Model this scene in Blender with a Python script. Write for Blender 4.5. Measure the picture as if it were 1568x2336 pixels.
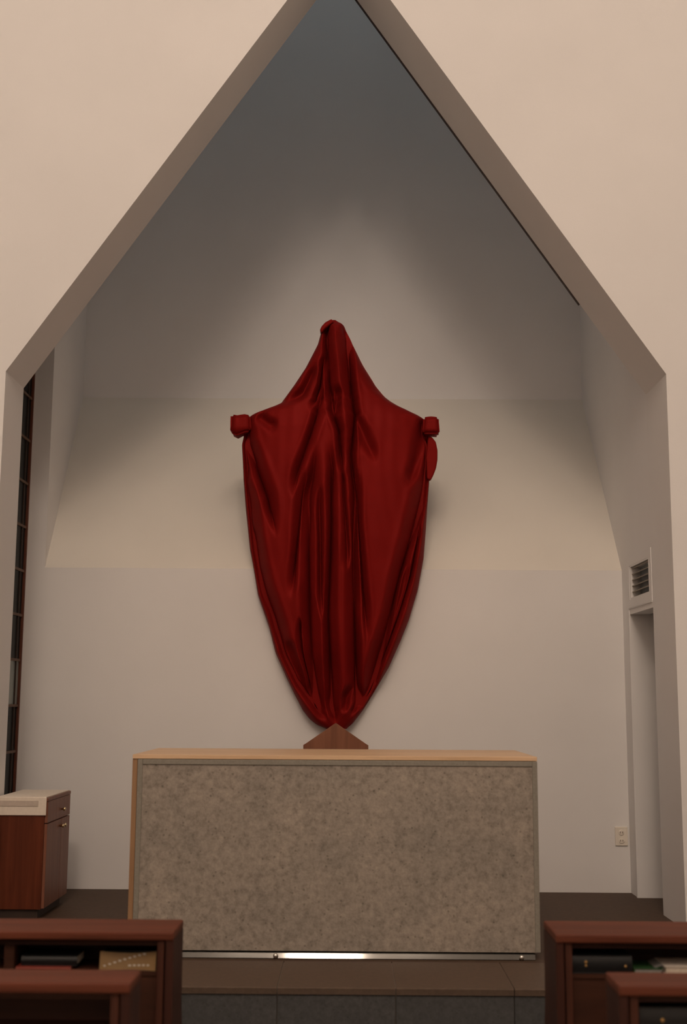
import bpy, bmesh, math, random
from mathutils import Vector, Matrix, noise
import numpy as np
random.seed(7)
for o in list(bpy.data.objects): bpy.data.objects.remove(o)
S = bpy.context.scene
COL = S.collection

# ------------------------------------------------------------------ camera
cd = bpy.data.cameras.new('camera'); cam = bpy.data.objects.new('camera', cd); COL.objects.link(cam)
cd.sensor_fit = 'VERTICAL'; cd.sensor_height = 23.7; cd.lens = 2750 * 23.7 / 2336
cd.clip_start = 0.05; cd.clip_end = 100
right = Vector((1, .0059, .0060)).normalized()
fwd = Vector((-.0067, .988, .1543)).normalized()
right = (right - fwd * right.dot(fwd)).normalized(); up = right.cross(fwd)
cam.matrix_world = Matrix(((right.x, up.x, -fwd.x, 0), (right.y, up.y, -fwd.y, 0), (right.z, up.z, -fwd.z, 1.29), (0, 0, 0, 1)))
cd.dof.use_dof = True; cd.dof.focus_distance = 8.2; cd.dof.aperture_fstop = 1.4
S.camera = cam

# ------------------------------------------------------------------ sky at dusk (seen only through the roof light)
W = bpy.data.worlds.new('dusk'); S.world = W; W.use_nodes = True
bg = W.node_tree.nodes['Background']; bg.inputs[0].default_value = (.58, .66, .70, 1); bg.inputs[1].default_value = 1.7
# ------------------------------------------------------------------ nave lamps (round ceiling lamps above the pews)
def lamp(x, y, z, p, r=.22, col=(1.0, .805, .655)):
    l = bpy.data.lights.new('nave_lamp', 'POINT'); l.energy = p; l.color = col; l.shadow_soft_size = r
    o = bpy.data.objects.new('nave_lamp', l); COL.objects.link(o); o.location = (x, y, z); return o
for a in [(-1.1, .4, 9.1, 160, .6), (.75, .4, 9.1, 160, .6), (-.42, -5, 9.5, 470, .6), (-1.7, -3.6, 9.3, 215, .6), (1.0, -3.6, 9.3, 215, .6)]: lamp(*a)
S.view_settings.view_transform = 'Standard'; S.view_settings.look = 'None'
S.view_settings.gamma = 1; S.view_settings.use_curve_mapping = False; S.view_settings.exposure = 0.0

# ------------------------------------------------------------------ materials
def new_mat(name):
    m = bpy.data.materials.new(name); m.use_nodes = True
    nt = m.node_tree; b = nt.nodes['Principled BSDF']; return m, nt, b
def N(nt, t, **kw):
    n = nt.nodes.new(t)
    for k, v in kw.items():
        if k in n.inputs: n.inputs[k].default_value = v
        else: setattr(n, k, v)
    return n
def coords(nt, scale=(1, 1, 1)):
    tc = N(nt, 'ShaderNodeTexCoord'); mp = N(nt, 'ShaderNodeMapping'); mp.inputs['Scale'].default_value = scale
    nt.links.new(tc.outputs['Object'], mp.inputs['Vector']); return mp.outputs['Vector']
def ramp(nt, fac, stops):
    r = N(nt, 'ShaderNodeValToRGB'); e = r.color_ramp.elements
    while len(e) > 1: e.remove(e[0])
    e[0].position, e[0].color = stops[0][0], (*stops[0][1], 1)
    for p, c in stops[1:]:
        k = e.new(p); k.color = (*c, 1)
    nt.links.new(fac, r.inputs['Fac']); return r.outputs['Color']
def bump(nt, b, height, strength, dist=.01):
    n = N(nt, 'ShaderNodeBump'); n.inputs['Strength'].default_value = strength; n.inputs['Distance'].default_value = dist
    nt.links.new(height, n.inputs['Height']); nt.links.new(n.outputs['Normal'], b.inputs['Normal'])
def mat_plain(name, col, rough=.5, metal=0., var=.06, scale=12., bmp=0.):
    m, nt, b = new_mat(name); v = coords(nt)
    n = N(nt, 'ShaderNodeTexNoise', Scale=scale, Detail=4.0); nt.links.new(v, n.inputs['Vector'])
    c = ramp(nt, n.outputs['Fac'], [(.3, tuple(x * (1 - var) for x in col)), (.7, tuple(min(1, x * (1 + var)) for x in col))])
    nt.links.new(c, b.inputs['Base Color']); b.inputs['Roughness'].default_value = rough; b.inputs['Metallic'].default_value = metal
    if bmp: bump(nt, b, n.outputs['Fac'], bmp, .004)
    return m
def mat_plaster(name, col):
    m, nt, b = new_mat(name); v = coords(nt)
    n = N(nt, 'ShaderNodeTexNoise', Scale=1.3, Detail=3.0); nt.links.new(v, n.inputs['Vector'])
    f = N(nt, 'ShaderNodeTexNoise', Scale=160., Detail=3.0); nt.links.new(v, f.inputs['Vector'])
    c = ramp(nt, n.outputs['Fac'], [(.3, tuple(x * .97 for x in col)), (.7, tuple(x * 1.02 for x in col))])
    nt.links.new(c, b.inputs['Base Color']); b.inputs['Roughness'].default_value = .85; b.inputs['Specular IOR Level'].default_value = .25
    bump(nt, b, f.outputs['Fac'], .15, .002); return m
def mat_wood(name, dark, light, rough=.35, axis='X', scale=1.0, coat=.0):
    m, nt, b = new_mat(name)
    s = {'X': (1.2, 22, 22), 'Y': (22, 1.2, 22), 'Z': (22, 22, 1.2)}[axis]
    v = coords(nt, tuple(k * scale for k in s))
    n = N(nt, 'ShaderNodeTexNoise', Scale=1.0, Detail=6.0, Roughness=.6, Distortion=.6); nt.links.new(v, n.inputs['Vector'])
    c = ramp(nt, n.outputs['Fac'], [(.32, dark), (.68, light)])
    nt.links.new(c, b.inputs['Base Color']); b.inputs['Roughness'].default_value = rough
    b.inputs['Coat Weight'].default_value = coat; b.inputs['Coat Roughness'].default_value = .25
    bump(nt, b, n.outputs['Fac'], .08, .002); b.inputs['Specular IOR Level'].default_value = .25; return m
def mat_stone(name, base, dark, light, scale=1.0, rough=.6, bmp=.5):
    m, nt, b = new_mat(name); v = coords(nt, (scale,) * 3)
    n1 = N(nt, 'ShaderNodeTexNoise', Scale=32., Detail=8.0, Roughness=.75, Distortion=.15); nt.links.new(v, n1.inputs['Vector'])
    n2 = N(nt, 'ShaderNodeTexNoise', Scale=3.0, Detail=3.0); nt.links.new(v, n2.inputs['Vector'])
    vo = N(nt, 'ShaderNodeTexVoronoi', Scale=24.); nt.links.new(v, vo.inputs['Vector'])
    c1 = ramp(nt, n1.outputs['Fac'], [(.28, dark), (.48, base), (.72, light)])
    c2 = ramp(nt, n2.outputs['Fac'], [(.3, (.86, .86, .86)), (.7, (1.08, 1.06, 1.04))])
    mx = N(nt, 'ShaderNodeMix', data_type='RGBA', blend_type='MULTIPLY'); mx.inputs['Factor'].default_value = 1
    nt.links.new(c1, mx.inputs['A']); nt.links.new(c2, mx.inputs['B'])
    sp = ramp(nt, vo.outputs['Distance'], [(.0, (.35, .35, .34)), (.10, (.55, .55, .54)), (.17, (1, 1, 1))])
    mx2 = N(nt, 'ShaderNodeMix', data_type='RGBA', blend_type='MULTIPLY'); mx2.inputs['Factor'].default_value = .7
    nt.links.new(mx.outputs['Result'], mx2.inputs['A']); nt.links.new(sp, mx2.inputs['B'])
    nt.links.new(mx2.outputs['Result'], b.inputs['Base Color']); b.inputs['Roughness'].default_value = rough
    bump(nt, b, n1.outputs['Fac'], bmp, .006); return m

M = {}
M['plaster'] = mat_plaster('white_plaster', (.84, .83, .82))
M['sill'] = mat_plaster('cream_plaster', (.80, .755, .68))
M['nave'] = mat_plaster('nave_plaster', (.66, .635, .61))
M['floor'] = mat_plain('brown_stone_floor', (.085, .054, .037), .6, var=.12, scale=40)
M['floor'].node_tree.nodes['Principled BSDF'].inputs['Specular IOR Level'].default_value = .15
M['tread'] = mat_plain('brown_stone_tread', (.098, .064, .043), .55, var=.14, scale=55)
M['riser'] = mat_stone('grey_stone_riser', (.068, .069, .070), (.045, .045, .046), (.095, .096, .097), 1.6, .7, .2)
M['grout'] = mat_plain('pale_grout', (.24, .20, .165), .9)
M['navefloor'] = mat_plain('dark_nave_floor', (.16, .12, .095), .4, var=.1, scale=30)
M['darktrim_shadow'] = mat_plain('dark_brown_trim_and_shadow', (.035, .020, .014), .6)  # also colours the strip that stands in for a shadow gap
M['granite'] = mat_stone('rough_granite', (.325, .286, .242), (.17, .15, .127), (.46, .40, .34), 1.0, .75, .6)
M['graniteb'] = mat_plain('dressed_granite_border', (.26, .24, .20), .65, var=.1, scale=90)
M['oak'] = mat_wood('pale_oak', (.64, .43, .26), (.82, .58, .37), .45, 'X')
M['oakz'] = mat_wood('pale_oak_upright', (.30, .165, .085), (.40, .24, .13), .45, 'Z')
M['steel'] = mat_plain('polished_steel', (.13, .128, .122), .06, 1.0, .03)
M['stud'] = mat_plain('bright_stud', (.75, .74, .70), .3, 1.0, .03)
M['mahog'] = mat_wood('mahogany_rail', (.088, .023, .011), (.155, .042, .020), .6, 'X', 1, 0)
M['mahogz'] = mat_wood('mahogany_upright_shaded', (.028, .009, .006), (.055, .017, .010), .6, 'Z', 1, 0)  # darker than the rail: shade on the pew ends put into the colour
M['mahogp'] = mat_wood('mahogany_post_shaded', (.05, .016, .009), (.095, .03, .016), .6, 'Z')  # shade of the pew back put into the post colour too
M['mahogd'] = mat_wood('mahogany_panel_shaded', (.035, .013, .008), (.065, .024, .013), .5, 'X')  # shade on the camera-facing pew backs put into the wood colour
M['cherry'] = mat_wood('cherry_veneer', (.075, .016, .006), (.145, .034, .013), .4, 'Z', .8)
M['cherry2'] = mat_wood('cherry_front', (.18, .066, .040), (.26, .105, .064), .42, 'Z', .8)
M['brownwood'] = mat_wood('brown_walnut', (.19, .075, .042), (.28, .115, .065), .4, 'Z', .9)
M['brass'] = mat_plain('brass', (.75, .62, .38), .28, 1.0, .05)
M['linen'] = mat_plain('white_linen', (.78, .70, .60), .9, var=.04, scale=60, bmp=.1)
M['linen2'] = mat_plain('grey_linen_band', (.56, .48, .41), .9, var=.05, scale=60)
M['glass'] = mat_plain('night_window_glass', (.006, .007, .007), .45)
M['glass'].node_tree.nodes['Principled BSDF'].inputs['Specular IOR Level'].default_value = .2
M['paleglass'] = mat_plain('pale_window_glass', (.25, .285, .27), .3, var=.12, scale=5)
M['frame'] = mat_wood('red_brown_window_frame', (.10, .035, .022), (.17, .06, .036), .5, 'Z')
M['muntin'] = mat_wood('brown_glazing_bar', (.10, .055, .035), (.16, .09, .06), .5, 'Y')
M['slat'] = mat_plain('painted_slat', (.40, .36, .31), .6)
M['vent_backing'] = mat_plain('dim_room_grey', (.36, .40, .42), .7)  # bluish grey of the dim room behind, put into a flat backing
M['plastic'] = mat_plain('cream_plastic', (.86, .80, .70), .4, var=.02)
M['socket'] = mat_plain('socket_dark', (.20, .16, .13), .6)
M['black'] = mat_plain('black_leather', (.010, .011, .012), .45, var=.2, scale=80, bmp=.2)
M['gold'] = mat_plain('gold_print', (.55, .33, .12), .4, .6)
M['page'] = mat_plain('book_pages', (.66, .58, .47), .85, var=.08, scale=120)
M['greypage'] = mat_plain('grey_pages', (.28, .27, .25), .85, var=.08, scale=120)
M['green'] = mat_plain('green_cover', (.03, .095, .03), .5)
M['redbook'] = mat_plain('red_cover', (.22, .03, .015), .5)
M['tan'] = mat_plain('golden_cover', (.29, .175, .07), .5, var=.08, scale=20)
M['print'] = mat_plain('white_print', (.7, .66, .58), .6)
m, nt, b = new_mat('red_satin'); M['satin'] = m
v = coords(nt); n = N(nt, 'ShaderNodeTexNoise', Scale=3., Detail=3.); nt.links.new(v, n.inputs['Vector'])
c = ramp(nt, n.outputs['Fac'], [(.3, (.195, .0080, .0068)), (.7, (.225, .0094, .0080))]); nt.links.new(c, b.inputs['Base Color'])
b.inputs['Roughness'].default_value = .5; b.inputs['Specular IOR Level'].default_value = .03; b.inputs['Metallic'].default_value = .12
b.inputs['Sheen Weight'].default_value = .0; b.inputs['Sheen Tint'].default_value = (.9, .12, .08, 1); b.inputs['Sheen Roughness'].default_value = .4
f = N(nt, 'ShaderNodeTexNoise', Scale=14., Detail=4., Distortion=1.2); nt.links.new(v, f.inputs['Vector']); bump(nt, b, f.outputs['Fac'], .03, .01)

# ------------------------------------------------------------------ helpers
def wloc(o):
    p = Vector(o.location)
    while o.parent: o = o.parent; p = p + Vector(o.location)
    return p
def mesh_obj(name, verts, faces, mat, parent=None, smooth=False, bevel=0., seg=2, origin=None):
    """one mesh object from world-space vertices, its origin moved to the middle of its base"""
    vs = [Vector(q) for q in verts]
    if origin is None:
        origin = Vector(((min(q.x for q in vs) + max(q.x for q in vs)) / 2, (min(q.y for q in vs) + max(q.y for q in vs)) / 2, min(q.z for q in vs)))
    origin = Vector(origin)
    me = bpy.data.meshes.new(name); bm = bmesh.new()
    bv = [bm.verts.new(q - origin) for q in vs]
    for f in faces:
        try: bm.faces.new([bv[i] for i in f])
        except ValueError: pass
    bmesh.ops.recalc_face_normals(bm, faces=bm.faces)
    if bevel: bmesh.ops.bevel(bm, geom=list(bm.edges), offset=bevel, segments=seg, affect='EDGES', profile=.6, clamp_overlap=True)
    bm.to_mesh(me); bm.free()
    if smooth:
        for p in me.polygons: p.use_smooth = True
    me.materials.append(mat)
    o = bpy.data.objects.new(name, me); COL.objects.link(o)
    if parent: o.parent = parent; o.location = origin - wloc(parent)
    else: o.location = origin
    return o
BF = [(0, 1, 3, 2), (4, 6, 7, 5), (0, 4, 5, 1), (2, 3, 7, 6), (0, 2, 6, 4), (1, 5, 7, 3)]
def boxv(x0, x1, y0, y1, z0, z1): return [(x, y, z) for x in (x0, x1) for y in (y0, y1) for z in (z0, z1)]
def box(name, x0, x1, y0, y1, z0, z1, mat, parent=None, bevel=0., **k):
    return mesh_obj(name, boxv(x0, x1, y0, y1, z0, z1), BF, mat, parent, bevel=bevel, **k)
def boxes(name, lst, mat, parent=None, bevel=0.):
    vs, fs = [], []
    for a in lst:
        n = len(vs); vs += boxv(*a); fs += [tuple(i + n for i in f) for f in BF]
    return mesh_obj(name, vs, fs, mat, parent, bevel=bevel)
def prism(name, poly, a0, a1, axis, mat, parent=None, bevel=0., **k):
    """poly of (u,v): axis Y -> (x,z), axis X -> (y,z), axis Z -> (x,y)"""
    def P(u, v, a): return {'Y': (u, a, v), 'X': (a, u, v), 'Z': (u, v, a)}[axis]
    n = len(poly); vs = [P(u, v, a0) for u, v in poly] + [P(u, v, a1) for u, v in poly]
    fs = [tuple(range(n)), tuple(range(2 * n - 1, n - 1, -1))] + [(i, (i + 1) % n, n + (i + 1) % n, n + i) for i in range(n)]
    return mesh_obj(name, vs, fs, mat, parent, bevel=bevel, **k)
def lathe(name, prof, centre, axis, mat, parent=None, seg=16):
    """prof of (r, h) along axis ('X','Y','-Y','Z')"""
    c = Vector(centre); vs, fs = [], []
    for r, h in prof:
        for i in range(seg):
            a = 2 * math.pi * i / seg; u, w = r * math.cos(a), r * math.sin(a)
            vs.append(c + {'X': Vector((h, u, w)), 'Y': Vector((u, h, w)), '-Y': Vector((u, -h, w)), 'Z': Vector((u, w, h))}[axis])
    k = len(prof)
    for j in range(k - 1):
        for i in range(seg): fs.append((j * seg + i, j * seg + (i + 1) % seg, (j + 1) * seg + (i + 1) % seg, (j + 1) * seg + i))
    fs.append(tuple(range(seg))); fs.append(tuple(range((k - 1) * seg, k * seg)))
    return mesh_obj(name, vs, fs, mat, parent, smooth=True)
def thing(name, loc, label, cat, group=None):
    o = bpy.data.objects.new(name, None); COL.objects.link(o); o.location = loc; o.empty_display_size = .1
    return tag(o, label, cat, group)
def tag(o, label, cat, group=None):
    o['label'] = label; o['category'] = cat
    if group: o['group'] = group
    return o
def struct(o, label=None, cat=None):
    o['kind'] = 'structure'
    if label: o['label'] = label
    if cat: o['category'] = cat
    return o

# ------------------------------------------------------------------ the setting
XL, XR, XA, ZS, ZA = -2.135, 1.927, -.097, 3.28, 6.252      # gable opening: jambs, apex, shoulder and apex heights
YF, YL, YR = 7.19, 7.60, 7.70                                # front face, back of the left and of the right flank
YB, YC = 8.56, 9.85                                          # lower back wall, back of the light well
TOP = 10.4
fl = struct(box('floor', -6, 6, 6.30, 10.2, -.34, 0, M['floor']), 'dark brown polished stone floor of the raised sanctuary', 'floor')
bx = struct(boxes('floor_step', [(-6, 6, 5.775, 6.30, -.34, -.006), (-6, 6, 5.475, 5.775, -.34, -.176)], M['grout']), 'stone step edged with brown treads and grey risers below the altar', 'step')
TW = .5385; J = .0022
for i in range(-7, 9):
    x0 = -.327 + i * TW + J; x1 = x0 + TW - 2 * J
    if i == -7:
        t1 = prism('tread_tile', [(5.742, -.004), (5.748, 0), (6.30, 0), (6.30, -.03), (5.742, -.03)], x0, x1, 'X', M['tread'], bx)
        r1 = box('riser_tile', x0, x1, 5.75, 5.775, -.168, -.03, M['riser'], bx, bevel=.0015, seg=1)
        t2 = prism('tread_tile', [(5.442, -.174), (5.448, -.17), (5.75, -.17), (5.75, -.20), (5.442, -.20)], x0, x1, 'X', M['riser'], bx)
        r2 = box('riser_tile', x0, x1, 5.45, 5.475, -.338, -.20, M['riser'], bx, bevel=.0015, seg=1)
    else:
        for s in (t1, r1, t2, r2):
            c = s.copy(); COL.objects.link(c); c.location.x += (i + 7) * TW
struct(box('floor_nave', -6, 6, -8, 5.475, -.5, -.34, M['navefloor']), 'dark stone floor of the nave under the pews', 'floor')

def two_prisms(name, pa, ya, pb, yb, mat):
    vs, fs = [], []
    for poly, (a0, a1) in ((pa, ya), (pb, yb)):
        n = len(poly); k = len(vs)
        vs += [(u, a0, v) for u, v in poly] + [(u, a1, v) for u, v in poly]
        fs += [tuple(range(k, k + n)), tuple(range(k + 2 * n - 1, k + n - 1, -1))] + [(k + i, k + (i + 1) % n, k + n + (i + 1) % n, k + n + i) for i in range(n)]
    return mesh_obj(name, vs, fs, mat)
struct(two_prisms('wall_front', [(-6, -.34), (-6, TOP), (XA, TOP), (XA, ZA), (XL, ZS), (XL, 0), (XL, -.34)], (YF, YL),
                  [(6, -.34), (6, TOP), (XA, TOP), (XA, ZA), (XR, ZS), (XR, -.34)], (YF, YR), M['plaster']),
       'white plaster wall with a tall gable-shaped opening into the sanctuary', 'wall')
# thin dark strip in place of the shadow gap inside the right flank
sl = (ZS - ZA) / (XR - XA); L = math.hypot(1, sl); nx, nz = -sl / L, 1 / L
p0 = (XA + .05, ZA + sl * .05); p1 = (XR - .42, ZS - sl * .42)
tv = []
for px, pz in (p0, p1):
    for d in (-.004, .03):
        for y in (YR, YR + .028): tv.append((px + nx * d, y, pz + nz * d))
struct(mesh_obj('shadow_strip', tv, BF, M['darktrim_shadow']), 'dark strip standing in for the shadow line along the right gable slope', 'trim')

struct(boxes('wall_back', [(-2.6, XR + .4, YB, YB + .02, -.1, 2.2145), (-2.6, -2.19, YB, YB + .02, 2.2145, TOP)], M['plaster']), 'white plaster lower wall behind the altar', 'wall')
# sloped sill of the light well, its sides and its back wall
sx0, sx1 = -2.19, -2.262
struct(mesh_obj('trim_2', [(sx0 - .1, YB + .0005, 2.215), (XR + .1, YB + .0005, 2.215), (XR + .1, YC, 3.79), (sx1 - .1, YC, 3.79), (sx0 - .1, YB + .019, 2.16), (XR + .1, YB + .019, 2.16), (XR + .1, YC, 3.70), (sx1 - .1, YC, 3.70)],
                [(0, 1, 2, 3), (4, 7, 6, 5), (0, 4, 5, 1), (1, 5, 6, 2), (2, 6, 7, 3), (3, 7, 4, 0)], M['sill']), 'cream sloping sill between the lower and the upper back wall', 'sill')
struct(box('wall_far', -2.8, XR + .5, YC, YC + .15, 3.6, TOP, M['plaster']), 'shaded grey-white upper wall set back behind the veiled cross', 'wall')
struct(mesh_obj('wall_niche', [(sx0, YB + .02, 2.1), (sx1, YC, 3.5), (sx1, YC, TOP), (sx0, YB + .02, TOP), (sx0 - .2, YB + .02, 2.1), (sx1 - .2, YC, 3.5), (sx1 - .2, YC, TOP), (sx0 - .2, YB + .02, TOP)],
                [(0, 1, 2, 3), (4, 7, 6, 5), (0, 4, 5, 1), (1, 5, 6, 2), (2, 6, 7, 3), (3, 7, 4, 0)], M['plaster']), 'narrow shaded side wall of the recess at the left', 'wall')
DY0, DY1, DZ = 7.70, 8.345, 1.887
VY0, VY1, VZ0, VZ1 = 7.765, 8.29, 1.985, 2.218
struct(boxes('wall_right', [(XR, XR + .13, YR, DY1, DZ, VZ0), (XR, XR + .13, YR, VY0, VZ0, VZ1), (XR, XR + .13, VY1, DY1, VZ0, VZ1), (XR, XR + .13, YR, DY1, VZ1, TOP),
                            (XR, XR + .13, DY1, YC, 0, TOP)], M['plaster']), 'plain white plaster wall at the right with a doorway', 'wall')
struct(boxes('wall_passage', [(XR + .13, 3.5, DY1, DY1 + .1, 0, 2.9), (3.4, 3.5, 7.7, DY1, 0, 2.9), (XR + .13, 3.5, 7.7, DY1, 2.8, 2.9)], M['plaster']), 'white wall of the side passage seen through the doorway', 'wall')
fr = struct(boxes('door_1', [(XR - .007, XR + .004, 7.708, 8.372, DZ + .036, DZ + .040), (XR - .007, XR + .004, 8.347, 8.372, .0, DZ + .036)], M['plaster']), 'white frame line around the open doorway', 'door frame')
struct(boxes('wall_left', [(-2.55, -2.37, YL, YB, 0, TOP), (-2.37, -2.325, YL, YB, 4.36, TOP), (-2.37, -2.325, YL, YB, 0, .10)], M['plaster']), 'white plaster wall at the left holding the tall window', 'wall')
struct(boxes('ceiling', [(-2.8, XR + .5, YL, 7.75, TOP, TOP + .1), (-2.8, XR + .5, 8.45, YC + .2, TOP, TOP + .1)], M['plaster']), 'sanctuary ceiling out of sight above the gable', 'ceiling')
struct(boxes('wall_nave', [(-6.1, -6, -8, YF, -.34, TOP), (6, 6.1, -8, YF, -.34, TOP), (-6, 6, -8.1, -8, -.34, TOP)], M['nave']), 'white side and rear walls of the nave behind the viewer', 'wall')
struct(box('ceiling_nave', -6.1, 6.1, -8, YF, TOP, TOP + .1, M['nave']), 'white ceiling of the nave above the viewer', 'ceiling')

# tall window in the left wall
wn = struct(thing('window_1', (-2.34, 8.08, .1), 'tall narrow dark window with brown glazing bars at the left edge', 'window'))
box('window_frame', -2.365, -2.324, 8.538, YB, .10, 4.36, M['frame'], wn)
box('window_frame', -2.365, -2.324, 7.61, 7.65, .10, 4.36, M['frame'], wn)
box('window_frame', -2.365, -2.324, 7.65, 8.528, 4.32, 4.36, M['frame'], wn)
box('window_frame', -2.365, -2.324, 7.65, 8.528, .10, .14, M['frame'], wn)
zs = [3.442 - .3145 * i for i in range(-2, 11)]
zs = [z for z in zs if .2 < z < 4.3]
ys = [7.65, 7.83, 8.14, 8.45, 8.538]
for z in zs: box('glazing_bar', -2.345, -2.330, 7.65, 8.538, z - .009, z + .009, M['muntin'], wn)
for y in ys[1:-1]: box('glazing_bar', -2.345, -2.331, y - .006, y + .006, .14, 4.32, M['darktrim_shadow'], wn)
ze = [4.32] + zs + [.14]
for a, c in zip(ze[:-1], ze[1:]):
    pale = abs((a + c) / 2 - 1.395) < .1
    for y0, y1 in zip(ys[:-1], ys[1:]):
        p = box('pane', -2.346, -2.340, y0, y1, c, a, M['paleglass'] if pale else M['glass'], wn)
        if pale: p['label'] = 'pale grey-green pane'

# ------------------------------------------------------------------ altar
al = thing('altar', (-.07, 6.8, 0), 'large block altar faced with rough grey granite and a pale wooden top', 'altar')
AX0, AX1, AY0, AY1, AZ = -1.103, .968, 6.37, 7.22, 1.006
box('core', AX0 + .02, AX1 - .02, AY0 + .03, AY1 - .02, .03, AZ - .02, M['oakz'], al)
bw = .026
box('granite_panel', AX0 + bw, AX1 - bw, AY0 + .006, AY0 + .03, .034, AZ - .05, M['granite'], al)
box('granite_border', AX0, AX0 + bw, AY0, AY0 + .03, .034, AZ - .024, M['graniteb'], al, bevel=.003)
box('granite_border', AX1 - bw, AX1, AY0, AY0 + .03, .034, AZ - .024, M['graniteb'], al, bevel=.003)
box('granite_border', AX0 + bw, AX1 - bw, AY0, AY0 + .03, AZ - .05, AZ - .024, M['graniteb'], al, bevel=.003)
box('side_panel', AX0 - .028, AX0 - .002, AY0 + .008, AY1, .03, AZ - .022, M['oakz'], al, bevel=.002)
box('side_panel', AX1 - .018, AX1 - .002, AY0 + .032, AY1, .03, AZ - .022, M['oakz'], al, bevel=.002)
box('wooden_top', AX0 - .028, AX1, AY0 + .002, AY1, AZ - .022, AZ, M['oak'], al, bevel=.003)
prof = [(AY0 + .02, .001), (AY0 - .018, .001), (AY0 - .020, .004), (AY0 - .0095, .026), (AY0 - .006, .029), (AY0 + .02, .030)]   # a bevelled polished bar
pl = prism('base_rail', prof, AX0 + .03, AX1 - .03, 'X', M['steel'], al)
for x in (-.372, .868):
    lathe('stud', [(.004, 0), (.012, .003), (.013, .008), (.009, .014), (.002, .016)], (x, AY0 - .016, .015), '-Y', M['stud'], al)

# ------------------------------------------------------------------ veiled crucifix
CL= [(-0.149, 4.018), (-0.178, 4.002), (-0.2, 3.989), (-0.221, 3.959), (-0.234, 3.927), (-0.246, 3.878), (-0.255, 3.845), (-0.295, 3.764), (-0.344, 3.666), (-0.427, 3.537), (-0.495, 3.44), (-0.522, 3.401), (-0.581, 3.375), (-0.649, 3.35), (-0.711, 3.327), (-0.742, 3.311), (-0.76, 3.285), (-0.775, 3.231), (-0.783, 3.161), (-0.794, 3.107), (-0.786, 2.993), (-0.777, 2.839), (-0.757, 2.629), (-0.74, 2.493), (-0.722, 2.344), (-0.698, 2.233), (-0.661, 2.026), (-0.575, 1.789), (-0.53, 1.618), (-0.446, 1.436), (-0.384, 1.314), (-0.332, 1.217), (-0.281, 1.155), (-0.229, 1.117), (-0.163, 1.094)]
CR= [(-0.121, 4.019), (-0.083, 4.002), (-0.058, 3.989), (-0.048, 3.96), (-0.032, 3.927), (-0.007, 3.846), (0.038, 3.765), (0.088, 3.668), (0.107, 3.636), (0.167, 3.539), (0.22, 3.475), (0.279, 3.427), (0.342, 3.386), (0.41, 3.354), (0.491, 3.316), (0.531, 3.291), (0.54, 3.237), (0.555, 3.167), (0.558, 2.999), (0.557, 2.842), (0.54, 2.636), (0.531, 2.499), (0.514, 2.289), (0.471, 2.062), (0.409, 1.855), (0.349, 1.704), (0.267, 1.521), (0.153, 1.329), (0.084, 1.219), (0.013, 1.128), (-0.029, 1.095)]
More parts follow.
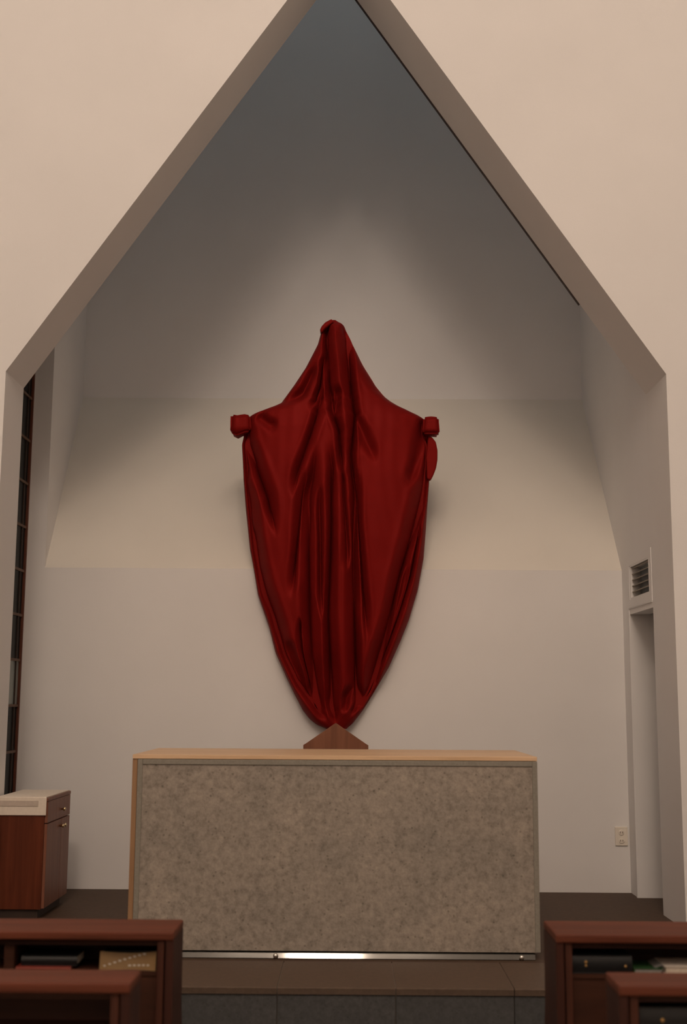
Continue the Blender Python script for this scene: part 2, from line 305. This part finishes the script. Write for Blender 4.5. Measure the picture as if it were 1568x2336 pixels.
FOLDS=[
(0.0199,0.050,1,[(-0.174, 3.976), (-0.173, 3.826), (-0.159, 3.651), (-0.132, 3.323), (-0.081, 3.164), (-0.07, 2.949), (-0.072, 2.714)]),
(0.0224,0.055,3,[(-0.07, 3.976), (-0.04, 3.706), (-0.014, 3.432), (0.009, 3.282), (-0.015, 3.003), (-0.004, 2.686), (0.001, 2.37), (0.009, 1.874), (0.02, 1.57), (0.027, 1.266), (0.001, 1.166)]),
(0.0249,0.035,1,[(-0.042, 3.924), (0.063, 3.694), (0.17, 3.52), (0.32, 3.37)]),
(0.0224,0.030,0,[(-0.263, 3.673), (-0.354, 3.457), (-0.478, 3.382)]),
(0.0224,0.035,0,[(-0.19, 3.57), (-0.219, 3.377), (-0.258, 3.217), (-0.31, 3.055), (-0.372, 2.863), (-0.425, 2.65)]),
(0.0224,0.022,0,[(-0.683, 3.301), (-0.594, 3.225), (-0.522, 3.181)]),
(0.0249,0.045,1,[(-0.754, 3.279), (-0.72, 3.107), (-0.654, 2.893), (-0.577, 2.683), (-0.52, 2.401)]),
(0.0249,0.050,3,[(-0.768, 3.167), (-0.741, 2.93), (-0.7, 2.679), (-0.671, 2.431), (-0.637, 2.215), (-0.591, 2.047), (-0.525, 1.871), (-0.449, 1.618), (-0.353, 1.416), (-0.24, 1.265), (-0.149, 1.159)]),
(0.0324,0.055,2,[(-0.251, 3.122), (-0.275, 2.685), (-0.281, 2.368), (-0.27, 1.873), (-0.255, 1.581), (-0.216, 1.342), (-0.164, 1.165)]),
(0.0224,0.055,2,[(-0.171, 3.122), (-0.132, 2.895), (-0.129, 2.474), (-0.136, 2.184), (-0.145, 1.873), (-0.131, 1.569), (-0.114, 1.266), (-0.101, 1.136)]),
(0.0174,0.035,0,[(-0.07, 2.996), (-0.062, 2.686), (-0.045, 2.369), (-0.035, 2.096)]),
(0.0249,0.022,0,[(0.009, 3.314), (0.109, 3.079), (0.177, 2.934)]),
(0.0224,0.040,0,[(0.01, 2.997), (0.037, 2.496), (0.05, 2.339), (0.069, 2.03), (0.104, 1.772), (0.119, 1.643)]),
(0.0274,0.025,1,[(0.528, 3.285), (0.465, 3.005), (0.393, 2.747)]),
(0.0274,0.055,3,[(0.537, 3.173), (0.517, 2.936), (0.489, 2.748), (0.426, 2.498), (0.319, 2.135), (0.255, 1.854), (0.173, 1.571), (0.114, 1.368), (0.036, 1.219)]),
(0.0174,0.035,2,[(0.504, 2.654), (0.46, 2.421), (0.401, 2.135), (0.337, 1.928), (0.246, 1.673), (0.165, 1.449), (0.072, 1.267)]),
(0.0274,0.040,0,[(-0.305, 2.932), (-0.328, 2.737), (-0.361, 2.402), (-0.383, 2.183), (-0.417, 1.957)]),
(0.0174,0.025,2,[(-0.001, 1.403), (-0.03, 1.314), (-0.036, 1.225)]),
(0.0149,0.036,0,[(-0.215, 2.838), (-0.205, 2.495), (-0.196, 2.095), (-0.19, 1.761)]),
(0.0149,0.036,0,[(-0.195, 3.764), (-0.221, 3.505), (-0.284, 3.297)]),
(0.0149,0.036,0,[(-0.102, 3.506), (-0.106, 3.25)]),
(0.0149,0.035,0,[(-0.726, 2.93), (-0.693, 2.648), (-0.655, 2.4)]),
(0.0199,0.034,2,[(-0.355, 1.881), (-0.322, 1.61), (-0.265, 1.372), (-0.194, 1.194)]),
(0.0199,0.030,2,[(-0.463, 1.76), (-0.387, 1.55), (-0.286, 1.342), (-0.185, 1.176)]),
(0.0149,0.030,0,[(0.417, 2.344), (0.346, 2.052), (0.264, 1.794), (0.18, 1.523), (0.096, 1.314)]),
]

vc = thing('veiled_crucifix', (-.11, 8.45, 1.09), 'tall crucifix veiled in draped dark red satin cloth on the back wall', 'crucifix')
def build_cloth():
    nu, nv = 400, 500
    zt, zb = CL[0][1], CL[-1][1]
    s = np.linspace(0, 1, nv); z = zt + (zb - zt) * s
    za = np.array([p[1] for p in CL][::-1]); xa = np.array([p[0] for p in CL][::-1])
    zc = np.array([p[1] for p in CR][::-1]); xc = np.array([p[0] for p in CR][::-1])
    xl, xr = np.interp(z, za, xa), np.interp(z, zc, xc)
    k = np.array([1, 2, 3, 2, 1.]) / 9
    sm = lambda a: np.convolve(np.pad(a, 2, mode='edge'), k, 'valid')
    xl, xr = sm(xl), sm(xr)
    t = np.sin(np.linspace(-1, 1, nu) * math.pi / 2 * .94) / math.sin(math.pi / 2 * .94)
    T, Z = np.meshgrid(t, z)
    X = (xl + xr)[:, None] / 2 + (xr - xl)[:, None] / 2 * T
    thick = np.interp(Z, [1.09, 1.25, 1.7, 2.4, 3.2, 3.5, 3.9, 4.02], [.08, .15, .22, .26, .25, .21, .16, .09])
    D = thick * np.clip(1 - np.abs(T) ** 4, 0, 1) ** .55
    # the post of the cross pushing through below the top
    post = 1 / (1 + np.exp(-((X + .170) / .008))) * 1 / (1 + np.exp((X + .076) / .008))
    D += .035 * post * np.clip((Z - 3.35) / .35, 0, 1) * np.clip((4.0 - Z) / .04, 0, 1)
    edge = np.clip((1 - np.abs(T)) / .06, 0, 1); edge = edge * edge * (3 - 2 * edge)
    DX = np.zeros_like(X); VA = np.zeros_like(X); RI = np.zeros_like(X)
    for w, a, tp, pts in FOLDS:
        pts = np.array(pts); sgn = np.zeros(X.shape); best = np.full(X.shape, 9.); par = np.zeros(X.shape); seg = np.hypot(*(pts[1:] - pts[:-1]).T); cum = np.concatenate([[0], np.cumsum(seg)])
        for i in range(len(pts) - 1):
            d = pts[i + 1] - pts[i]; u = np.clip(((X - pts[i, 0]) * d[0] + (Z - pts[i, 1]) * d[1]) / (d @ d), 0, 1)
            q = np.hypot(X - pts[i, 0] - u * d[0], Z - pts[i, 1] - u * d[1]); m = q < best
            best[m] = q[m]; par[m] = (cum[i] + u * seg[i])[m]; sgn[m] = np.sign(X - pts[i, 0] - u * d[0])[m]
        par /= cum[-1]
        fade = np.clip(par / (.04 if tp & 1 else .22), 0.0, 1) * np.clip((1 - par) / (.05 if tp & 2 else .28), 0, 1); fade = fade * fade * (3 - 2 * fade)
        w2 = w * (.55 + .45 * np.sqrt(fade) + .12 * np.sin(8 * par + w * 900))
        VA = np.maximum(VA, a * 3.4 * fade * np.exp(-(best / (1.3 * w2)) ** 1.6))
        if a >= .034:      # one lip of the pleat laps over the groove
            lean = 1.0 if pts[:, 0].mean() < -.105 else -1.0
            DX -= lean * 1.15 * w2 * fade * np.exp(-((sgn * best * lean - 1.0 * w2) / (1.0 * w2)) ** 2)
        RI = np.maximum(RI, .12 * a * 3.4 * fade * np.exp(-((best - 2.3 * w2) / (1.1 * w2)) ** 2))
    F = RI * np.clip(1 - VA / .05, 0, 1) - .22 * np.tanh(VA / .22)
    kz = np.ones(7) / 7
    for _ in range(2): F = np.apply_along_axis(lambda q: np.convolve(np.pad(q, 3, mode='edge'), kz, 'valid'), 0, F)
    # faint wrinkles radiating downwards
    wr = .0015 * np.sin(X * 38 + 3 * np.sin(Z * 2.1)) * np.sin(Z * 1.7 + X * 4) + .0012 * np.sin(X * 71 + Z * 6 + 2 * np.sin(Z * 5))
    D = D + (F + wr) * edge
    D = np.maximum(D, .004 + .045 * edge)
    yb = 8.535
    Yv = yb - .012 - D
    for _ in range(2): DX = np.apply_along_axis(lambda q: np.convolve(np.pad(q, 3, mode='edge'), kz, 'valid'), 0, DX)
    P = np.stack([X + DX * edge, Yv, Z], -1).reshape(-1, 3)
    B = np.stack([np.stack([xl, np.full(nv, yb), z], -1), np.stack([xr, np.full(nv, yb), z], -1)], 1).reshape(-1, 3)
    idx = np.arange(nu * nv).reshape(nv, nu); nb = nu * nv
    faces = np.stack([idx[:-1, :-1], idx[1:, :-1], idx[1:, 1:], idx[:-1, 1:]], -1).reshape(-1, 4).tolist()
    for j in range(nv - 1):
        a, b2 = nb + 2 * j, nb + 2 * j + 2
        faces.append([idx[j, 0], a, b2, idx[j + 1, 0]]); faces.append([idx[j, -1], idx[j + 1, -1], b2 + 1, a + 1]); faces.append([a, a + 1, b2 + 1, b2])
    faces.append(list(idx[0][::-1]) + [nb, nb + 1][::1]); faces.append(list(idx[-1]) + [nb + 2 * nv - 1, nb + 2 * nv - 2])
    org = np.array([-.11, 8.45, 1.094])
    me = bpy.data.meshes.new('satin_veil'); me.from_pydata((np.concatenate([P, B]) - org).tolist(), [], faces); me.update()
    for p in me.polygons: p.use_smooth = True
    me.materials.append(M['satin'])
    o = bpy.data.objects.new('satin_veil', me); COL.objects.link(o); o.parent = vc; o.location = Vector(org) - wloc(vc)
    return o
build_cloth()
def wrapped(name, x0, x1, y0, y1, z0, z1, seed, drop=None, amp=.006):
    """a rounded box subdivided and crumpled: cloth wound round the end of a beam"""
    bm = bmesh.new(); bmesh.ops.create_cube(bm, size=1)
    c = Vector(((x0 + x1) / 2, (y0 + y1) / 2, (z0 + z1) / 2)); s = Vector((x1 - x0, y1 - y0, z1 - z0))
    bmesh.ops.bevel(bm, geom=list(bm.edges), offset=.12, segments=3, affect='EDGES')
    bmesh.ops.subdivide_edges(bm, edges=list(bm.edges), cuts=3, use_grid_fill=True)
    for q in bm.verts:
        p = Vector((q.co.x * s.x, q.co.y * s.y, q.co.z * s.z))
        if drop and p.z < -.3 * s.z: p.z -= drop[1] * math.exp(-((p.x - drop[0]) / .03) ** 2)
        nn = noise.noise_vector((p + c) * 16 + Vector((seed, 0, 0)))
        st = math.sin((p.x * 60 + p.z * 25 + 4 * noise.noise((p + c) * 9)))
        p += nn * amp + p.normalized() * st * .0035
        q.co = p
    vs = [q.co + c for q in bm.verts]; bm.verts.index_update(); fs = [[q.index for q in f.verts] for f in bm.faces]; bm.free()
    return mesh_obj(name, vs, fs, M['satin'], vc, smooth=True)
wrapped('wrapped_arm_end', -.867, -.722, 8.39, 8.52, 3.178, 3.305, 1, (-.025, .03))
wrapped('wrapped_arm_end', .505, .622, 8.38, 8.52, 3.168, 3.292, 5, None, .004)
# loose tail of cloth behind the right edge
tail = [(.545, 3.165), (.575, 3.155), (.601, 3.12), (.613, 3.06), (.612, 2.99), (.602, 2.93), (.583, 2.88), (.563, 2.842), (.535, 2.85), (.53, 3.0)]
prism('cloth_tail', tail, 8.44, 8.50, 'Y', M['satin'], vc, bevel=.012, seg=3)
# hood of cloth folded back at the top left of the post
prism('folded_hood', [(-.150, 4.010), (-.198, 3.984), (-.224, 3.954), (-.236, 3.926), (-.222, 3.902), (-.200, 3.935), (-.165, 3.965), (-.135, 3.985)], 8.375, 8.46, 'Y', M['satin'], vc, bevel=.012, seg=3)
boxes('cross', [(-.165, -.08, 8.492, 8.532, 1.40, 3.93), (-.80, .57, 8.492, 8.532, 3.19, 3.28)], M['brownwood'], vc)
box('wall_bracket', -.15, -.095, 8.532, 8.559, 1.5, 2.1, M['darktrim_shadow'], vc)

# ------------------------------------------------------------------ gabled wooden stand behind the altar
ws = thing('wooden_stand', (-.095, 7.93, 0), 'brown wooden panel with a pointed gable top rising behind the altar', 'stand')
prism('panel', [(-.304, .06), (-.304, 1.004), (-.290, 1.012), (-.105, 1.138), (-.095, 1.144), (-.085, 1.138), (.102, 1.012), (.116, 1.004), (.116, .06)], 7.90, 7.935, 'Y', M['brownwood'], ws, bevel=.002)
box('foot', -.304, -.254, 7.80, 8.06, 0, .06, M['brownwood'], ws, bevel=.004)
box('foot', .066, .116, 7.80, 8.06, 0, .06, M['brownwood'], ws, bevel=.004)
box('crossbar', -.304, .116, 7.935, 7.965, .30, .36, M['brownwood'], ws, bevel=.003)

# ------------------------------------------------------------------ side cabinet with linen
cb = thing('side_cabinet', (-1.96, 7.69, 0), 'reddish wooden cabinet with drawer and doors beside the left jamb', 'cabinet')
CX0, CX1, CY0, CY1, CZ = -2.122, -1.812, 7.40, 7.99, .70
box('body', CX0, CX1 - .018, CY0, CY1, .055, CZ - .02, M['cherry'], cb, bevel=.002)
box('plinth', CX0 + .01, CX1 - .04, CY0 + .02, CY1 - .02, 0, .055, M['darktrim_shadow'], cb)
box('top_board', CX0, CX1, CY0, CY1 + .006, CZ - .02, CZ, M['cherry2'], cb, bevel=.002)
dr = box('drawer', CX1 - .018, CX1, CY0 + .006, CY1 - .004, .553, CZ - .022, M['cherry2'], cb, bevel=.002)
KN = [(.005, 0), (.005, .010), (.012, .014), (.013, .020), (.008, .026), (.002, .027)]
lathe('knob', KN, (CX1, 7.755, .605), 'X', M['brass'], dr)
ym = 7.765
for a, c, ky in ((CY0 + .006, ym - .002, ym - .03), (ym + .002, CY1 - .004, ym + .03)):
    d = box('cabinet_door', CX1 - .018, CX1, a, c, .06, .547, M['cherry2'], cb, bevel=.002)
    lathe('knob', KN, (CX1, ky, .504), 'X', M['brass'], d)
ln = thing('linen_cloth', (-1.96, 7.5, .60), 'white linen cloth draped over the top and front of the side cabinet', 'cloth')
lp = [(CY1 - .005, CZ + .0005), (CY1 - .005, CZ + .006), (CY0 - .004, CZ + .006), (CY0 - .008, CZ + .002), (CY0 - .010, .60), (CY0 - .004, .597), (CY0 - .002, CZ - .004), (CY0 + .001, CZ + .0005)]
prism('linen', lp, CX0 + .003, CX1 - .008, 'X', M['linen'], ln)
box('woven_band', CX0 + .004, -1.868, CY0 - .0125, CY0 - .0085, .652, .684, M['linen2'], ln)

# ------------------------------------------------------------------ louvred vent and socket
vt = thing('louvred_vent', (XR, 8.03, 1.93), 'small slatted vent grille above the doorway in the right wall', 'vent')
def yz_frame(name, a0, a1, b0, b1, t, x0, x1, mat, parent):
    return boxes(name, [(x0, x1, a0, a1, b0, b0 + t), (x0, x1, a0, a1, b1 - t, b1), (x0, x1, a0, a0 + t, b0 + t, b1 - t), (x0, x1, a1 - t, a1, b0 + t, b1 - t)], mat, parent)
yz_frame('vent_frame', VY0 - .06, VY1 + .085, VZ0 - .055, VZ1 + .056, .056, XR - .004, XR + .002, M['plaster'], vt)
yz_frame('inner_frame', VY0 + .001, VY1 - .001, VZ0 + .001, VZ1 - .001, .010, XR - .004, XR + .10, M['plaster'], vt)
box('vent_backing', XR + .062, XR + .10, VY0 + .011, VY1 - .011, VZ0 + .011, VZ1 - .011, M['vent_backing'], vt)  # flat sheet in place of the dim room behind the slats
pitch = (VZ1 - VZ0 - .03) / 5
for i in range(6):
    z = VZ0 + .012 + i * pitch; h = .017
    mesh_obj('slat', [(x, y, zz) for y in (VY0 + .012, VY1 - .012) for x, zz in ((XR + .004, z), (XR + .010, z - .004), (XR + .052, z + h), (XR + .046, z + h + .004))],
                 [(0, 1, 2, 3), (7, 6, 5, 4), (0, 4, 5, 1), (1, 5, 6, 2), (2, 6, 7, 3), (3, 7, 4, 0)], M['slat'], vt)
so = thing('wall_socket', (1.869, YB, .312), 'cream double power socket low on the back wall near the doorway', 'socket')
box('plate', 1.826, 1.912, YB - .012, YB, .314, .440, M['plastic'], so, bevel=.004)
for z in (.347, .402):
    lathe('socket_face', [(.019, 0), (.019, .003), (.015, .0032), (.002, .0034)], (1.869, YB - .012, z), '-Y', M['plastic'], so)
    for dx in (-.008, .008): box('slot', 1.869 + dx - .0022, 1.869 + dx + .0022, YB - .0162, YB - .0153, z - .006, z + .007, M['socket'], so)

# ------------------------------------------------------------------ pews
FZ = -.34
def pew(xe, xo, y0, y1, label, divider=None):
    s = 1 if xe > xo else -1                       # s = +1: aisle end at the right of the bench
    a, c = min(xe, xo), max(xe, xo)
    t = thing('pew', ((a + c) / 2, (y0 + y1) / 2, FZ), label, 'pew', 'wooden pews on both sides of the aisle')
    box('top_rail', a, c, y0, y1, .452, .48, M['mahog'], t, bevel=.006)
    ep = [(y0 + .006, FZ), (y0 + .006, .452), (y1 - .004, .452), (y1 - .004, .20), (y1 + .02, .12), (y1 + .02, FZ)]
    for x in (xe, xo):
        w = -s * .028 if x == xe else s * .028
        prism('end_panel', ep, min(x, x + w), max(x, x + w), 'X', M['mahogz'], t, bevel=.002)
    ia, ic = a + .029, c - .029
    e0 = xe - s * .034; box('post', min(e0, e0 - s * .024), max(e0, e0 - s * .024), y0 + .012, y0 + .036, FZ, .452, M['mahogp'], t, bevel=.003)
    box('apron', ia, ic, y0 + .040, y0 + .058, .428, .452, M['mahogd'], t)
    box('book_shelf', ia, ic, y0 + .040, y1 - .022, .326, .340, M['mahogd'], t)
    box('back_panel', ia, ic, y1 - .022, y1 - .006, FZ + .1, .452, M['mahogd'], t)
    box('lower_panel', ia, ic, y0 + .046, y0 + .060, FZ + .08, .326, M['mahogd'], t)
    box('seat', ia + .1, ic - .1, y1 - .006, y1 + .35, .085, .115, M['mahog'], t, bevel=.004)
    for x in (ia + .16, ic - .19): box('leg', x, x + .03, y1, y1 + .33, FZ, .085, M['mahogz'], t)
    if divider: box('divider', divider[0], divider[1], y0 + .041, y1 - .023, .341, .427, M['mahogd'], t)
    return t
pew(-.618, -2.7, 4.41, 4.668, 'front reddish wooden pew left of the aisle holding a golden booklet', (-1.222, -1.187))
pew(-.630, -2.7, 3.634, 3.818, 'nearer reddish wooden pew left of the aisle with empty visible shelf')
pew(.726, 2.7, 4.42, 4.70, 'front reddish wooden pew right of the aisle holding a black book')
pew(.778, 2.7, 3.652, 3.838, 'nearer reddish wooden pew right of the aisle in the bottom right corner')

# ------------------------------------------------------------------ books on the pew shelves
SZ = .3402
G = 'books on the pew shelves'
def book(name, x0, x1, y0, y1, z0, h, cover, label, pages='page', spine='near', ct=.003):
    t = thing(name, ((x0 + x1) / 2, (y0 + y1) / 2, z0), label, 'book', G)
    box('cover', x0, x1, y0, y1, z0, z0 + ct, cover, t, bevel=.0008, seg=1)
    box('cover', x0, x1, y0, y1, z0 + h - ct, z0 + h, cover, t, bevel=.0008, seg=1)
    q = .004
    if spine == 'near':
        r = h / 2; pr = [(y0 + .006, z0)] + [(y0 + .002 - .006 * math.sin(math.pi * i / 8) + .002, z0 + h * i / 8) for i in range(9)] + [(y0 + .006, z0 + h)]
        prism('spine', pr, x0, x1, 'X', cover, t)
        box('page_block', x0 + q, x1 - q, y0 + .007, y1 - q, z0 + ct, z0 + h - ct, M[pages], t)
    elif spine == 'far':
        box('spine', x0, x1, y1 - .003, y1, z0 + ct, z0 + h - ct, cover, t)
        box('page_block', x0 + q, x1 - q * .2, y0 + q, y1 - .003, z0 + ct, z0 + h - ct, M[pages], t)
    else:
        box('spine', x0, x0 + .003, y0, y1, z0 + ct, z0 + h - ct, cover, t)
        box('page_block', x0 + .003, x1 - q, y0 + q, y1 - q, z0 + ct, z0 + h - ct, M[pages], t)
    return t
# golden booklet: cover bowed and leaning, printed with rows of white letters
gb = thing('booklet', (-.786, 4.50, SZ), 'golden brown booklet with rows of white print on the left pew shelf', 'book', G)
gv, gf = [], []; n = 16
def gy(u): return 4.456 + .030 * (1 - (2 * u - 1) ** 2) * .7
for i in range(n + 1):
    u = i / n; x = -.885 + .199 * u; zt = SZ + .064 - .010 * (1 - (2 * u - 1) ** 2)
    for dy in (0, .004):
        gv += [(x, gy(u) + dy, SZ), (x, gy(u) + .012 + dy, zt)]
for i in range(n):
    a, c = 4 * i, 4 * (i + 1)
    gf += [(a, c, c + 1, a + 1), (a + 2, a + 3, c + 3, c + 2), (a + 1, c + 1, c + 3, a + 3), (a, a + 2, c + 2, c)]
gf += [(0, 1, 3, 2), (4 * n, 4 * n + 2, 4 * n + 3, 4 * n + 1)]
mesh_obj('cover', gv, gf, M['tan'], gb)
box('page_block', -.882, -.690, 4.505, 4.56, SZ, SZ + .058, M['black'], gb)
pv, pf = [], []
def glyph(u, zc, w, h):
    x = -.885 + .199 * u; y = gy(u) + .012 * (zc - SZ) / .06 - .0012; k = len(pv)
    pv.extend([(x - w, y, zc - h), (x + w, y, zc - h), (x + w, y + .0004, zc + h), (x - w, y + .0004, zc + h), (x - w, y + .002, zc - h), (x + w, y + .002, zc - h), (x + w, y + .0024, zc + h), (x - w, y + .0024, zc + h)])
    pf.extend([tuple(k + i for i in f) for f in ((0, 1, 2, 3), (7, 6, 5, 4), (0, 4, 5, 1), (1, 5, 6, 2), (2, 6, 7, 3), (3, 7, 4, 0))])
for i in range(9): glyph(.08 + i * .087, SZ + .015 + .0047 * i, .0048, .0025)
for i in range(5): glyph(.52 + i * .085, SZ + .0135 + .0008 * i, .0052, .0025)
mesh_obj('print', pv, pf, M['print'], gb)
book('red_book', -1.180, -.985, 4.452, 4.60, SZ, .013, M['redbook'], 'thin red book lying under a dark book on the left pew shelf', 'page')
dk = book('dark_book', -1.165, -.966, 4.466, 4.60, SZ + .0132, .034, M['black'], 'dark book with pale page ends lying on the thin red book', 'page')
bk = book('black_book', .790, 1.002, 4.47, 4.63, SZ, .062, M['black'], 'thick black book with gold marks lying on the right front pew shelf', 'page')
for x, z, w, h in ((.838, .3795, .004, .0055), (.838, .3675, .0045, .0045), (.978, .366, .0045, .005)):
    lathe('gold_mark', [(h, 0), (h, .0015), (.001, .002)], (x, 4.4705 - .004, z), '-Y', M['gold'], bk, seg=10)
book('green_book', 1.010, 1.112, 4.475, 4.61, SZ, .018, M['green'], 'thin green book between the black book and white book', 'greypage', 'left')
book('white_book', 1.118, 1.31, 4.468, 4.62, SZ, .026, M['linen'], 'white paper booklet lying at the right edge of the front pew shelf', 'page', 'far')
lf = prism('leaflet', [(1.085, SZ + .0185), (1.112, SZ + .0285), (1.1155, SZ + .001 + .0165), (1.114, SZ + .001 + .016), (1.111, SZ + .0265), (1.0855, SZ + .0183)], 4.48, 4.60, 'Y', M['greypage'])
tag(lf, 'small grey folded leaflet resting on the green book', 'leaflet')
b2 = book('black_book', .846, 1.08, 3.700, 3.80, SZ, .072, M['black'], 'black book with a gold mark on the nearest right pew shelf', 'greypage', 'near')
lathe('gold_mark', [(.006, 0), (.006, .0015), (.001, .002)], (.912, 3.7005 - .004, .376), '-Y', M['gold'], b2, seg=10)
